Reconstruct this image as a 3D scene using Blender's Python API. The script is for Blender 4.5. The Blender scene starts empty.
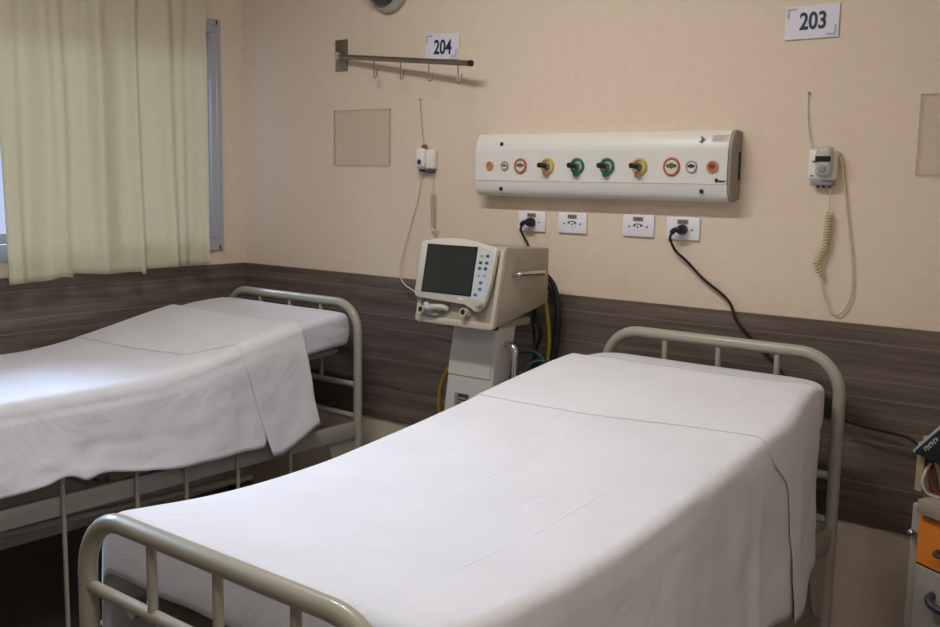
import bpy, bmesh, math, random
from mathutils import Vector, Matrix, noise
random.seed(7)
scene = bpy.context.scene
COL = scene.collection
PI = math.pi

# ------------------------------------------------------------------ materials
def lin(c):
    c = c / 255.0
    return c / 12.92 if c <= 0.04045 else ((c + 0.055) / 1.055) ** 2.4
def rgb(r, g, b):
    return (lin(r), lin(g), lin(b), 1.0)

def mat(name, col, rough=0.5, metal=0.0, var=0.06, vscale=12.0, bump=0.0, bscale=60.0, spec=0.5, coat=0.0):
    m = bpy.data.materials.new(name); m.use_nodes = True
    nt = m.node_tree; N = nt.nodes; L = nt.links
    p = N['Principled BSDF']
    p.inputs['Roughness'].default_value = rough
    p.inputs['Metallic'].default_value = metal
    p.inputs['Specular IOR Level'].default_value = spec
    p.inputs['Coat Weight'].default_value = coat
    tc = N.new('ShaderNodeTexCoord')
    nz = N.new('ShaderNodeTexNoise'); nz.inputs['Scale'].default_value = vscale; nz.inputs['Detail'].default_value = 4
    L.new(tc.outputs['Object'], nz.inputs['Vector'])
    rp = N.new('ShaderNodeValToRGB')
    rp.color_ramp.elements[0].position = 0.3; rp.color_ramp.elements[1].position = 0.7
    rp.color_ramp.elements[0].color = tuple(c * (1 - var) for c in col[:3]) + (1,)
    rp.color_ramp.elements[1].color = tuple(min(1, c * (1 + var)) for c in col[:3]) + (1,)
    L.new(nz.outputs['Fac'], rp.inputs['Fac']); L.new(rp.outputs['Color'], p.inputs['Base Color'])
    if bump:
        n2 = N.new('ShaderNodeTexNoise'); n2.inputs['Scale'].default_value = bscale; n2.inputs['Detail'].default_value = 3
        L.new(tc.outputs['Object'], n2.inputs['Vector'])
        b = N.new('ShaderNodeBump'); b.inputs['Strength'].default_value = bump; b.inputs['Distance'].default_value = 0.004
        L.new(n2.outputs['Fac'], b.inputs['Height']); L.new(b.outputs['Normal'], p.inputs['Normal'])
    return m

def wood_panel():
    m = bpy.data.materials.new('wood_laminate'); m.use_nodes = True
    nt = m.node_tree; N = nt.nodes; L = nt.links; p = N['Principled BSDF']
    p.inputs['Roughness'].default_value = 0.5; p.inputs['Specular IOR Level'].default_value = 0.35
    tc = N.new('ShaderNodeTexCoord')
    def grain(sx, sz, det):
        mp = N.new('ShaderNodeMapping'); mp.inputs['Scale'].default_value = (sx, sx, sz)
        n = N.new('ShaderNodeTexNoise'); n.inputs['Scale'].default_value = 1.0; n.inputs['Detail'].default_value = det
        n.inputs['Roughness'].default_value = 0.65
        L.new(tc.outputs['Object'], mp.inputs['Vector']); L.new(mp.outputs['Vector'], n.inputs['Vector'])
        return n.outputs['Fac']
    a = grain(1.3, 24, 6); b = grain(5, 150, 3)
    mx = N.new('ShaderNodeMath'); mx.operation = 'MULTIPLY_ADD'; mx.inputs[1].default_value = 0.35
    L.new(b, mx.inputs[0]); L.new(a, mx.inputs[2])
    rp = N.new('ShaderNodeValToRGB'); e = rp.color_ramp.elements
    e[0].position = 0.45; e[0].color = rgb(78, 67, 60); e[1].position = 0.95; e[1].color = rgb(136, 123, 113)
    x = e.new(0.66); x.color = rgb(103, 91, 82)
    L.new(mx.outputs[0], rp.inputs['Fac'])
    # thin pale joints between the boards
    sp = N.new('ShaderNodeSeparateXYZ'); L.new(tc.outputs['Object'], sp.inputs[0])
    prev = None
    for z in (0.605, 0.735, 0.868, 0.924, 1.035):
        d = N.new('ShaderNodeMath'); d.operation = 'COMPARE'; d.inputs[1].default_value = z; d.inputs[2].default_value = 0.0022
        L.new(sp.outputs['Z'], d.inputs[0])
        if prev is None: prev = d.outputs[0]
        else:
            q = N.new('ShaderNodeMath'); q.operation = 'MAXIMUM'; L.new(prev, q.inputs[0]); L.new(d.outputs[0], q.inputs[1]); prev = q.outputs[0]
    k = N.new('ShaderNodeMath'); k.operation = 'MULTIPLY'; k.inputs[1].default_value = 0.55; L.new(prev, k.inputs[0])
    mc = N.new('ShaderNodeMixRGB'); mc.inputs[2].default_value = rgb(146, 133, 122)
    L.new(k.outputs[0], mc.inputs[0]); L.new(rp.outputs['Color'], mc.inputs[1]); L.new(mc.outputs[0], p.inputs['Base Color'])
    return m

def cloth(name, col, bump=0.25, folds=False):
    m = mat(name, col, rough=0.9, var=0.03, vscale=5, spec=0.15)
    nt = m.node_tree; N = nt.nodes; L = nt.links; p = N['Principled BSDF']
    p.inputs['Sheen Weight'].default_value = 0.15
    tc = N.new('ShaderNodeTexCoord')
    n1 = N.new('ShaderNodeTexNoise'); n1.inputs['Scale'].default_value = 5.5; n1.inputs['Detail'].default_value = 5; n1.inputs['Distortion'].default_value = 1.2
    L.new(tc.outputs['Object'], n1.inputs['Vector'])
    n2 = N.new('ShaderNodeTexNoise'); n2.inputs['Scale'].default_value = 420; n2.inputs['Detail'].default_value = 1
    L.new(tc.outputs['Object'], n2.inputs['Vector'])
    b1 = N.new('ShaderNodeBump'); b1.inputs['Strength'].default_value = bump; b1.inputs['Distance'].default_value = 0.03
    L.new(n1.outputs['Fac'], b1.inputs['Height'])
    b2 = N.new('ShaderNodeBump'); b2.inputs['Strength'].default_value = 0.12; b2.inputs['Distance'].default_value = 0.002
    L.new(n2.outputs['Fac'], b2.inputs['Height']); L.new(b1.outputs['Normal'], b2.inputs['Normal'])
    last = b2
    if folds:                                   # ironed fold lines of the laundered sheet
        sp = N.new('ShaderNodeSeparateXYZ'); L.new(tc.outputs['Object'], sp.inputs[0])
        prev = None
        for ax, v, w in (('X', folds[0], 0.006), ('X', folds[0] + 0.26, 0.005), ('Y', folds[1], 0.006), ('Y', folds[1] + 0.42, 0.005)):
            s = N.new('ShaderNodeMath'); s.operation = 'SUBTRACT'; s.inputs[1].default_value = v; L.new(sp.outputs[ax], s.inputs[0])
            a = N.new('ShaderNodeMath'); a.operation = 'ABSOLUTE'; L.new(s.outputs[0], a.inputs[0])
            r = N.new('ShaderNodeMapRange'); r.inputs['From Min'].default_value = 0; r.inputs['From Max'].default_value = w
            r.inputs['To Min'].default_value = 1; r.inputs['To Max'].default_value = 0; L.new(a.outputs[0], r.inputs['Value'])
            if prev is None: prev = r.outputs[0]
            else:
                q = N.new('ShaderNodeMath'); q.operation = 'MAXIMUM'; L.new(prev, q.inputs[0]); L.new(r.outputs[0], q.inputs[1]); prev = q.outputs[0]
        b3 = N.new('ShaderNodeBump'); b3.inputs['Strength'].default_value = 0.35; b3.inputs['Distance'].default_value = 0.003
        L.new(prev, b3.inputs['Height']); L.new(b2.outputs['Normal'], b3.inputs['Normal']); last = b3
    L.new(last.outputs['Normal'], p.inputs['Normal'])
    return m

def glassy(name, tint, fac=0.1, rough=0.05, body=0.0, bodycol=None):
    m = bpy.data.materials.new(name); m.use_nodes = True
    nt = m.node_tree; N = nt.nodes; L = nt.links
    N.remove(N['Principled BSDF']); out = N['Material Output']
    t = N.new('ShaderNodeBsdfTransparent'); t.inputs[0].default_value = tint
    g = N.new('ShaderNodeBsdfGlossy'); g.inputs['Roughness'].default_value = rough
    mx = N.new('ShaderNodeMixShader'); mx.inputs[0].default_value = fac
    L.new(t.outputs[0], mx.inputs[1]); L.new(g.outputs[0], mx.inputs[2])
    last = mx
    if body:
        d = N.new('ShaderNodeBsdfDiffuse'); d.inputs[0].default_value = bodycol
        m2 = N.new('ShaderNodeMixShader'); m2.inputs[0].default_value = body
        L.new(mx.outputs[0], m2.inputs[1]); L.new(d.outputs[0], m2.inputs[2]); last = m2
    L.new(last.outputs[0], out.inputs[0])
    return m

def curtain_mat():
    m = bpy.data.materials.new('curtain_cloth'); m.use_nodes = True
    nt = m.node_tree; N = nt.nodes; L = nt.links
    N.remove(N['Principled BSDF']); out = N['Material Output']
    tc = N.new('ShaderNodeTexCoord')
    mp = N.new('ShaderNodeMapping'); mp.inputs['Scale'].default_value = (40, 40, 220); L.new(tc.outputs['Object'], mp.inputs['Vector'])
    nz = N.new('ShaderNodeTexNoise'); nz.inputs['Scale'].default_value = 1; nz.inputs['Detail'].default_value = 2; L.new(mp.outputs[0], nz.inputs['Vector'])
    rp = N.new('ShaderNodeValToRGB'); rp.color_ramp.elements[0].color = rgb(214, 208, 182); rp.color_ramp.elements[1].color = rgb(232, 226, 204)
    L.new(nz.outputs['Fac'], rp.inputs['Fac'])
    d = N.new('ShaderNodeBsdfDiffuse'); t = N.new('ShaderNodeBsdfTranslucent')
    L.new(rp.outputs[0], d.inputs[0]); L.new(rp.outputs[0], t.inputs[0])
    mx = N.new('ShaderNodeMixShader'); mx.inputs[0].default_value = 0.32
    L.new(d.outputs[0], mx.inputs[1]); L.new(t.outputs[0], mx.inputs[2]); L.new(mx.outputs[0], out.inputs[0])
    return m

def floor_mat():
    m = bpy.data.materials.new('floor_tiles'); m.use_nodes = True
    nt = m.node_tree; N = nt.nodes; L = nt.links; p = N['Principled BSDF']
    p.inputs['Roughness'].default_value = 0.4
    tc = N.new('ShaderNodeTexCoord')
    br = N.new('ShaderNodeTexBrick'); br.offset = 0
    br.inputs['Scale'].default_value = 1.0; br.inputs['Brick Width'].default_value = 0.45; br.inputs['Row Height'].default_value = 0.45
    br.inputs['Mortar Size'].default_value = 0.006
    br.inputs['Color1'].default_value = rgb(66, 58, 53); br.inputs['Color2'].default_value = rgb(61, 54, 50); br.inputs['Mortar'].default_value = rgb(50, 44, 40)
    L.new(tc.outputs['Object'], br.inputs['Vector']); L.new(br.outputs['Color'], p.inputs['Base Color'])
    return m

M = {
 'wall': mat('wall_paint', rgb(226, 209, 189), 0.85, var=0.02, vscale=28, bump=0.25, bscale=110, spec=0.2),
 'ceil': mat('ceiling_paint', rgb(232, 228, 220), 0.9, var=0.01),
 'panel': wood_panel(), 'floor': floor_mat(),
 'alu': mat('brushed_aluminium', rgb(176, 178, 184), 0.42, 0.25, var=0.03),
 'chrome': mat('chrome', rgb(205, 203, 198), 0.2, 1.0, var=0.02),
 'steel': mat('dull_steel', rgb(150, 142, 128), 0.38, 1.0, var=0.05),
 'bedpaint': mat('bed_enamel', rgb(170, 168, 152), 0.35, 0.0, var=0.03, coat=0.3),
 'sheet': cloth('white_cotton', rgb(228, 229, 235), 0.28, folds=(2.52, -1.46)),
 'sheet2': cloth('worn_white_cotton', rgb(223, 223, 227), 0.30, folds=(0.40, -1.25)),
 'mattress': cloth('mattress_cover', rgb(217, 219, 226), 0.35),
 'curtain': curtain_mat(),
 'glass': glassy('window_glass', (0.93, 0.95, 0.97, 1), 0.10),
 'acrylic': glassy('clear_acrylic', (0.97, 0.965, 0.96, 1), 0.03, 0.15),
 'acrylic_edge': glassy('acrylic_edge', (0.94, 0.92, 0.91, 1), 0.05, 0.2, 0.06, rgb(170, 155, 145)),
 'white': mat('white_plastic', rgb(232, 230, 224), 0.38, var=0.015),
 'outlet': mat('outlet_plastic', rgb(236, 236, 244), 0.35, var=0.01),
 'unit': mat('rail_unit_white', rgb(228, 227, 220), 0.35, var=0.015),
 'endcap': mat('endcap_grey', rgb(150, 142, 132), 0.5),
 'black': mat('black_plastic', rgb(22, 22, 24), 0.42),
 'dark': mat('dark_grey_plastic', rgb(58, 58, 60), 0.45),
 'rubber': mat('black_cable', rgb(20, 19, 20), 0.5),
 'green': mat('green_ring', rgb(40, 122, 96), 0.4), 'yellow': mat('yellow_ring', rgb(202, 180, 84), 0.4),
 'red': mat('red_ring', rgb(182, 98, 82), 0.45), 'orange_ring': mat('orange_ring', rgb(206, 146, 110), 0.45),
 'cream': mat('cream_disc', rgb(226, 220, 202), 0.45), 'olive': mat('olive_ring', rgb(150, 146, 104), 0.45),
 'grey_ring': mat('grey_ring', rgb(150, 150, 150), 0.4),
 'sticker': mat('grey_brown_sticker', rgb(168, 154, 146), 0.6), 'sticker_ink': mat('sticker_ink', rgb(92, 78, 74), 0.6),
 'pale_sticker': mat('pale_sticker', rgb(214, 206, 196), 0.6), 'pale_ink': mat('pale_ink', rgb(168, 158, 148), 0.6),
 'sign': mat('sign_white', rgb(224, 224, 232), 0.45, var=0.01), 'sign_blue': mat('sign_pale_blue', rgb(170, 176, 206), 0.5),
 'navy': mat('navy_ink', rgb(24, 34, 74), 0.5),
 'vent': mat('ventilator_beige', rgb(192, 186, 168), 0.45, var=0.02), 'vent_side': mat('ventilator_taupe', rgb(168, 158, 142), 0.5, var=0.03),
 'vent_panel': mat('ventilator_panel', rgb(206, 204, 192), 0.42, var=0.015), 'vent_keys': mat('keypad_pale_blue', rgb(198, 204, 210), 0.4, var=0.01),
 'vent_col': mat('ventilator_column', rgb(204, 202, 196), 0.45, var=0.02),
 'screen': mat('dark_screen', rgb(50, 52, 47), 0.4, var=0.15, vscale=9, spec=0.2),
 'key_dark': mat('key_slate_blue', rgb(62, 78, 104), 0.5), 'key_blue': mat('key_blue', rgb(62, 116, 164), 0.5), 'key_yellow': mat('key_yellow', rgb(196, 192, 84), 0.5),
 'key_pale': mat('key_pale', rgb(176, 176, 156), 0.5),
 'hose_yellow': mat('yellow_hose', rgb(168, 138, 46), 0.45), 'hose_teal': mat('teal_hose', rgb(22, 66, 66), 0.4), 'hose_dark': mat('dark_hose', rgb(30, 30, 36), 0.45),
 'cordcream': mat('cream_cord', rgb(214, 200, 160), 0.5), 'handset': mat('grey_handset', rgb(186, 186, 182), 0.4),
 'locker_beige': mat('locker_beige', rgb(170, 158, 128), 0.5), 'locker_grey': mat('locker_grey', rgb(172, 168, 158), 0.5),
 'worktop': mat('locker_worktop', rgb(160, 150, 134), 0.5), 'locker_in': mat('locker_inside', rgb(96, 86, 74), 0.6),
 'orange': mat('orange_laminate', rgb(236, 138, 48), 0.45), 'cuff': mat('navy_cuff', rgb(26, 30, 44), 0.8, bump=0.3, bscale=300),
 'cuff_rim': mat('grey_binding', rgb(176, 178, 182), 0.7), 'tube_white': mat('white_tube', rgb(206, 200, 196), 0.45), 'maroon': mat('maroon_bulb', rgb(70, 22, 26), 0.4),
 'red_tube': mat('red_tube', rgb(150, 62, 56), 0.45),
 'lampgrey': mat('lamp_grey_green', rgb(74, 82, 76), 0.35), 'lampglass': mat('lamp_rim', rgb(172, 166, 154), 0.25),
}

# ------------------------------------------------------------------ mesh building
def catmull(pts, n=8, closed=False):
    P = [Vector(p) for p in pts]; out = []
    m = len(P)
    rng = range(m) if closed else range(m - 1)
    for i in rng:
        if closed: p0, p1, p2, p3 = P[(i-1) % m], P[i], P[(i+1) % m], P[(i+2) % m]
        else: p0, p1, p2, p3 = P[max(i-1, 0)], P[i], P[i+1], P[min(i+2, m-1)]
        for k in range(n):
            t = k / n
            out.append(0.5 * ((2*p1) + (p2-p0)*t + (2*p0-5*p1+4*p2-p3)*t*t + (3*p1-p0-3*p2+p3)*t**3))
    if not closed: out.append(P[-1])
    return out

class MB:
    def __init__(s): s.bm = bmesh.new()
    def merge(s, b, M4=None):
        if M4 is not None: bmesh.ops.transform(b, matrix=M4, verts=b.verts)
        me = bpy.data.meshes.new('tmp'); b.to_mesh(me); b.free(); s.bm.from_mesh(me); bpy.data.meshes.remove(me)
        return s
    def box(s, x0, x1, y0, y1, z0, z1, bev=0.0, seg=2, M4=None):
        b = bmesh.new(); bmesh.ops.create_cube(b, size=1.0)
        for v in b.verts:
            v.co = Vector(((x0+x1)/2 + v.co.x*(x1-x0), (y0+y1)/2 + v.co.y*(y1-y0), (z0+z1)/2 + v.co.z*(z1-z0)))
        if bev: bmesh.ops.bevel(b, geom=b.edges[:], offset=bev, segments=seg, profile=0.5, affect='EDGES')
        return s.merge(b, M4)
    def poly(s, pts, ext, bev=0.0, seg=2, M4=None):
        """closed outline pts (3-D, planar) pushed along the vector ext"""
        b = bmesh.new(); e = Vector(ext)
        A = [b.verts.new(Vector(p)) for p in pts]; B = [b.verts.new(Vector(p) + e) for p in pts]
        n = len(pts)
        b.faces.new(A); b.faces.new(B[::-1])
        for i in range(n): b.faces.new((A[i], B[i], B[(i+1) % n], A[(i+1) % n]))
        bmesh.ops.recalc_face_normals(b, faces=b.faces[:])
        if bev: bmesh.ops.bevel(b, geom=b.edges[:], offset=bev, segments=seg, profile=0.5, affect='EDGES')
        return s.merge(b, M4)
    def tube(s, pts, r, seg=12, n=0, closed=False, M4=None, rs=None):
        P = [Vector(p) for p in pts]
        if n: P = catmull(P, n, closed)
        b = bmesh.new(); m = len(P); rings = []
        up = None
        for i in range(m):
            if closed: t = (P[(i+1) % m] - P[i-1])
            else: t = P[min(i+1, m-1)] - P[max(i-1, 0)]
            t = t.normalized() if t.length > 1e-9 else Vector((0, 0, 1))
            if up is None:
                up = Vector((0, 0, 1)) if abs(t.z) < 0.9 else Vector((1, 0, 0))
            up = (up - t * up.dot(t)); up = up.normalized() if up.length > 1e-6 else t.orthogonal().normalized()
            w = t.cross(up); rr = rs[min(i, len(rs)-1)] if rs else r
            rings.append([b.verts.new(P[i] + (up*math.cos(a) + w*math.sin(a)) * rr) for a in [2*PI*k/seg for k in range(seg)]])
        for i in range(m if closed else m-1):
            R, Q = rings[i], rings[(i+1) % m]
            for k in range(seg): b.faces.new((R[k], R[(k+1) % seg], Q[(k+1) % seg], Q[k]))
        if not closed:
            b.faces.new(rings[0][::-1]); b.faces.new(rings[-1])
        bmesh.ops.recalc_face_normals(b, faces=b.faces[:])
        return s.merge(b, M4)
    def cyl(s, p0, p1, r, seg=20, r2=None, M4=None):
        return s.tube([p0, p1], r, seg, rs=[r, r if r2 is None else r2], M4=M4)
    def lathe(s, prof, org, axis, seg=28, M4=None):
        """prof: (radius, height) pairs along axis"""
        a = Vector(axis).normalized(); u = a.orthogonal().normalized(); w = a.cross(u); o = Vector(org)
        b = bmesh.new(); rings = []
        for r, h in prof:
            if r < 1e-6: rings.append([b.verts.new(o + a*h)])
            else: rings.append([b.verts.new(o + a*h + (u*math.cos(2*PI*k/seg) + w*math.sin(2*PI*k/seg))*r) for k in range(seg)])
        for R, Q in zip(rings, rings[1:]):
            if len(R) == 1 and len(Q) == 1: continue
            for k in range(seg):
                k2 = (k+1) % seg
                if len(R) == 1: b.faces.new((R[0], Q[k], Q[k2]))
                elif len(Q) == 1: b.faces.new((R[k], R[k2], Q[0]))
                else: b.faces.new((R[k], R[k2], Q[k2], Q[k]))
        bmesh.ops.recalc_face_normals(b, faces=b.faces[:])
        return s.merge(b, M4)
    def ball(s, c, r, M4=None, sc=(1, 1, 1)):
        b = bmesh.new(); bmesh.ops.create_uvsphere(b, u_segments=20, v_segments=12, radius=r)
        for v in b.verts: v.co = Vector((v.co.x*sc[0], v.co.y*sc[1], v.co.z*sc[2])) + Vector(c)
        return s.merge(b, M4)
    def grid(s, rows):
        b = bmesh.new(); V = [[b.verts.new(p) for p in r] for r in rows]
        for R, Q in zip(V, V[1:]):
            for k in range(len(R)-1): b.faces.new((R[k], R[k+1], Q[k+1], Q[k]))
        bmesh.ops.recalc_face_normals(b, faces=b.faces[:])
        return s.merge(b)
    def obj(s, name, material, parent=None, M4=None, ang=40):
        me = bpy.data.meshes.new(name)
        if M4 is not None: bmesh.ops.transform(s.bm, matrix=M4, verts=s.bm.verts)
        off = wloc(parent) if parent else Vector((0, 0, 0))
        if off.length: bmesh.ops.translate(s.bm, vec=-off, verts=s.bm.verts)
        s.bm.to_mesh(me); s.bm.free()
        me.polygons.foreach_set('use_smooth', [True]*len(me.polygons)); me.set_sharp_from_angle(angle=math.radians(ang))
        me.materials.append(material)
        o = bpy.data.objects.new(name, me); COL.objects.link(o)
        if parent: o.parent = parent
        return o

def wloc(o):
    v = Vector((0, 0, 0))
    while o is not None: v += o.location; o = o.parent
    return v

def tag(o, label=None, cat=None, group=None, kind=None):
    if label: o['label'] = label
    if cat: o['category'] = cat
    if group: o['group'] = group
    if kind: o['kind'] = kind
    return o
def thing(name, loc, label, cat, group=None):
    o = bpy.data.objects.new(name, None); COL.objects.link(o); o.location = loc; o.empty_display_size = 0.1
    return tag(o, label, cat, group)
def struct(name, mb, material, parent=None):
    o = mb.obj(name, material, parent)
    if not parent: o['kind'] = 'structure'
    return o
def copy_tree(o, parent=None):
    c = o.copy(); COL.objects.link(c)
    if parent: c.parent = parent
    for ch in list(o.children): copy_tree(ch, c)
    return c
def text(name, body, size, loc, rot, material, parent, sx=1.0, off=0.0, ext=0.0006):
    cu = bpy.data.curves.new(name, 'FONT'); cu.body = body; cu.size = size; cu.align_x = 'CENTER'; cu.align_y = 'CENTER'
    cu.extrude = ext; cu.offset = off
    t = bpy.data.objects.new(name, cu); COL.objects.link(t)
    dg = bpy.context.evaluated_depsgraph_get(); me = bpy.data.meshes.new_from_object(t.evaluated_get(dg))
    bpy.data.objects.remove(t)
    me.transform(Matrix.Translation(Vector(loc) - wloc(parent)) @ rot.to_4x4() @ Matrix.Diagonal((sx, 1, 1, 1)))
    me.materials.clear(); me.materials.append(material)
    o = bpy.data.objects.new(name, me); COL.objects.link(o); o.parent = parent
    return o
FACE = Matrix.Rotation(PI/2, 3, 'X')          # lettering that faces the room from the far wall

# ------------------------------------------------------------------ the room
RX, FY, CZ = 4.7, -4.6, 2.85
WY0, WY1, WZ0, WZ1 = -2.55, -0.15, 1.17, 2.19   # window opening in the side wall
struct('floor', MB().box(-0.15, RX+0.15, FY-0.15, 0.15, -0.1, 0), M['floor'])
struct('ceiling', MB().box(-0.15, RX+0.15, FY-0.15, 0.15, CZ, CZ+0.1), M['ceil'])
struct('wall_back', MB().box(-0.15, RX+0.15, 0, 0.15, 0, CZ), M['wall'])
struct('wall_right', MB().box(RX, RX+0.15, FY, 0, 0, CZ), M['wall'])
struct('wall_front', MB().box(-0.15, RX+0.15, FY-0.15, FY, 0, CZ), M['wall'])
struct('wall_left', MB().box(-0.15, 0, FY, WY0, 0, CZ).box(-0.15, 0, WY1, 0, 0, CZ).box(-0.15, 0, WY0, WY1, 0, WZ0).box(-0.15, 0, WY0, WY1, WZ1, CZ), M['wall'])
PT, PB = 1.089, 0.474
struct('trim_1', MB().box(0.0, RX, -0.012, 0.0, PB, PT, 0.002, 1), M['panel'])
struct('trim_2', MB().box(0.0, 0.012, FY, -0.012, PB, PT, 0.002, 1), M['panel'])

w = MB()
for (a, b, c, d) in ((WY0, WY1, WZ0, WZ0+0.045), (WY0, WY1, WZ1-0.045, WZ1), (WY1-0.045, WY1, WZ0+0.045, WZ1-0.045), (WY0, WY0+0.045, WZ0+0.045, WZ1-0.045)):
    w.box(-0.12, 0.012, a, b, c, d, 0.003, 1)
w.box(0.0, 0.016, WY1-0.012, WY1+0.016, WZ0-0.014, WZ1+0.014, 0.002, 1).box(0.0, 0.016, WY0-0.016, WY0+0.012, WZ0-0.014, WZ1+0.014, 0.002, 1)
w.box(0.0, 0.016, WY0, WY1, WZ0-0.014, WZ0+0.012, 0.002, 1).box(0.0, 0.016, WY0, WY1, WZ1-0.012, WZ1+0.014, 0.002, 1)
win = struct('window_1', w, M['alu'])
for i, (y0, y1, x) in enumerate(((-0.76, -0.20, -0.035), (-1.35, -0.74, -0.075), (-1.96, -1.33, -0.035), (-2.50, -1.94, -0.075))):
    z0, z1 = WZ0+0.05, WZ1-0.05
    s_ = MB().box(x, x+0.03, y0, y0+0.035, z0, z1, 0.003, 1).box(x, x+0.03, y1-0.035, y1, z0, z1, 0.003, 1)
    s_.box(x, x+0.03, y0+0.035, y1-0.035, z0, z0+0.04, 0.003, 1).box(x, x+0.03, y0+0.035, y1-0.035, z1-0.04, z1, 0.003, 1)
    sash = s_.obj('window_sash', M['alu'], win)
    MB().box(x+0.012, x+0.017, y0+0.033, y1-0.033, z0+0.038, z1-0.038).obj('pane', M['glass'], sash)

# curtain on its rail
ctn = thing('curtain', (0.10, -0.745, 1.07), 'pale yellow pleated curtain drawn over part of the aluminium window', 'curtain')
rows = []
NU, NV = 260, 46
ztop = 2.40
for i in range(NU+1):
    u = i / NU; y = -1.215 + u * 0.925
    row = []
    steps = 0.0
    zb = 1.075 + 0.006*math.sin(u*9) + (0.0 if u < 0.31 else 0.020) - (0.010 if u > 0.62 else 0) + (0.012 if u > 0.66 else 0)
    zb += 0.010*math.exp(-((u-0.25)/0.07)**2) - 0.006*math.exp(-((u-0.12)/0.05)**2)
    for j in range(NV+1):
        t = j / NV; z = zb + (ztop - zb) * t
        wv = 0.022*math.sin(2*PI*(u*5.3 + 0.35*noise.noise(Vector((u*3, t*0.8, 0))) )) + 0.007*math.sin(2*PI*(u*11.3 + 0.2 + 0.5*noise.noise(Vector((u*4, t, 5))))) 
        wv += 0.005*noise.noise(Vector((u*14, t*1.2, 2.3)))
        pinch = max(0.0, (t-0.80)/0.20)
        pl = 0.016*math.sin(2*PI*(u*8 + 0.2))
        edge = 0.03*max(0, (u-0.80)/0.20)*math.sin(2*PI*u*14)*0.5
        amp = (0.75 + 0.35*noise.noise(Vector((u*5, 1.3, t*1.2)))) * (0.9 + 0.25*(1-t))
        x = 0.10 + (wv*amp)*(1-pinch*0.6) + pl*pinch + edge*(1-0.5*t)
        yy = y + 0.004*math.sin(2*PI*(u*5.3)+1.2)*(1-pinch) - 0.022*t*(1-u)
        row.append((max(0.03, x), yy, z))
    rows.append(row)
c = MB().grid(rows).obj('curtain_cloth', M['curtain'], ctn, ang=180)
sm = c.modifiers.new('thick', 'SOLIDIFY'); sm.thickness = 0.0014
rl = MB().tube([(0.085, -2.75, 2.42), (0.085, -0.10, 2.42)], 0.011, 12)
for y in (-2.6, -1.4, -0.2): rl.box(0.0, 0.09, y-0.01, y+0.01, 2.412, 2.428, 0.002, 1)
rl.obj('curtain_rail', M['alu'], ctn)

# ------------------------------------------------------------------ beds
def arch(x0, x1, y, ztop_, zbot, rad, r):
    """one bent tube: leg, corner, top rail, corner, leg (centre line)"""
    P = [(x0, y, zbot), (x0, y, ztop_-rad)]
    for k in range(1, 9):
        a = PI/2*k/8; P.append((x0 + rad*(1-math.cos(a)), y, ztop_ - rad + rad*math.sin(a)))
    P.append((x1-rad, y, ztop_))
    for k in range(1, 9):
        a = PI/2*k/8; P.append((x1 - rad + rad*math.sin(a), y, ztop_ - rad + rad*math.cos(a)))
    P.append((x1, y, zbot))
    return MB().tube(P, r, 16)

def smooth(t): t = max(0, min(1, t)); return t*t*(3-2*t)

def prof_fn(head_z, flat_z, y_head_flat, y_rise, y_foot):
    def f(y):
        if y > y_head_flat: return head_z
        return flat_z + (head_z - flat_z) * smooth((y - y_rise) / (y_head_flat - y_rise))
    return f

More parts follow.
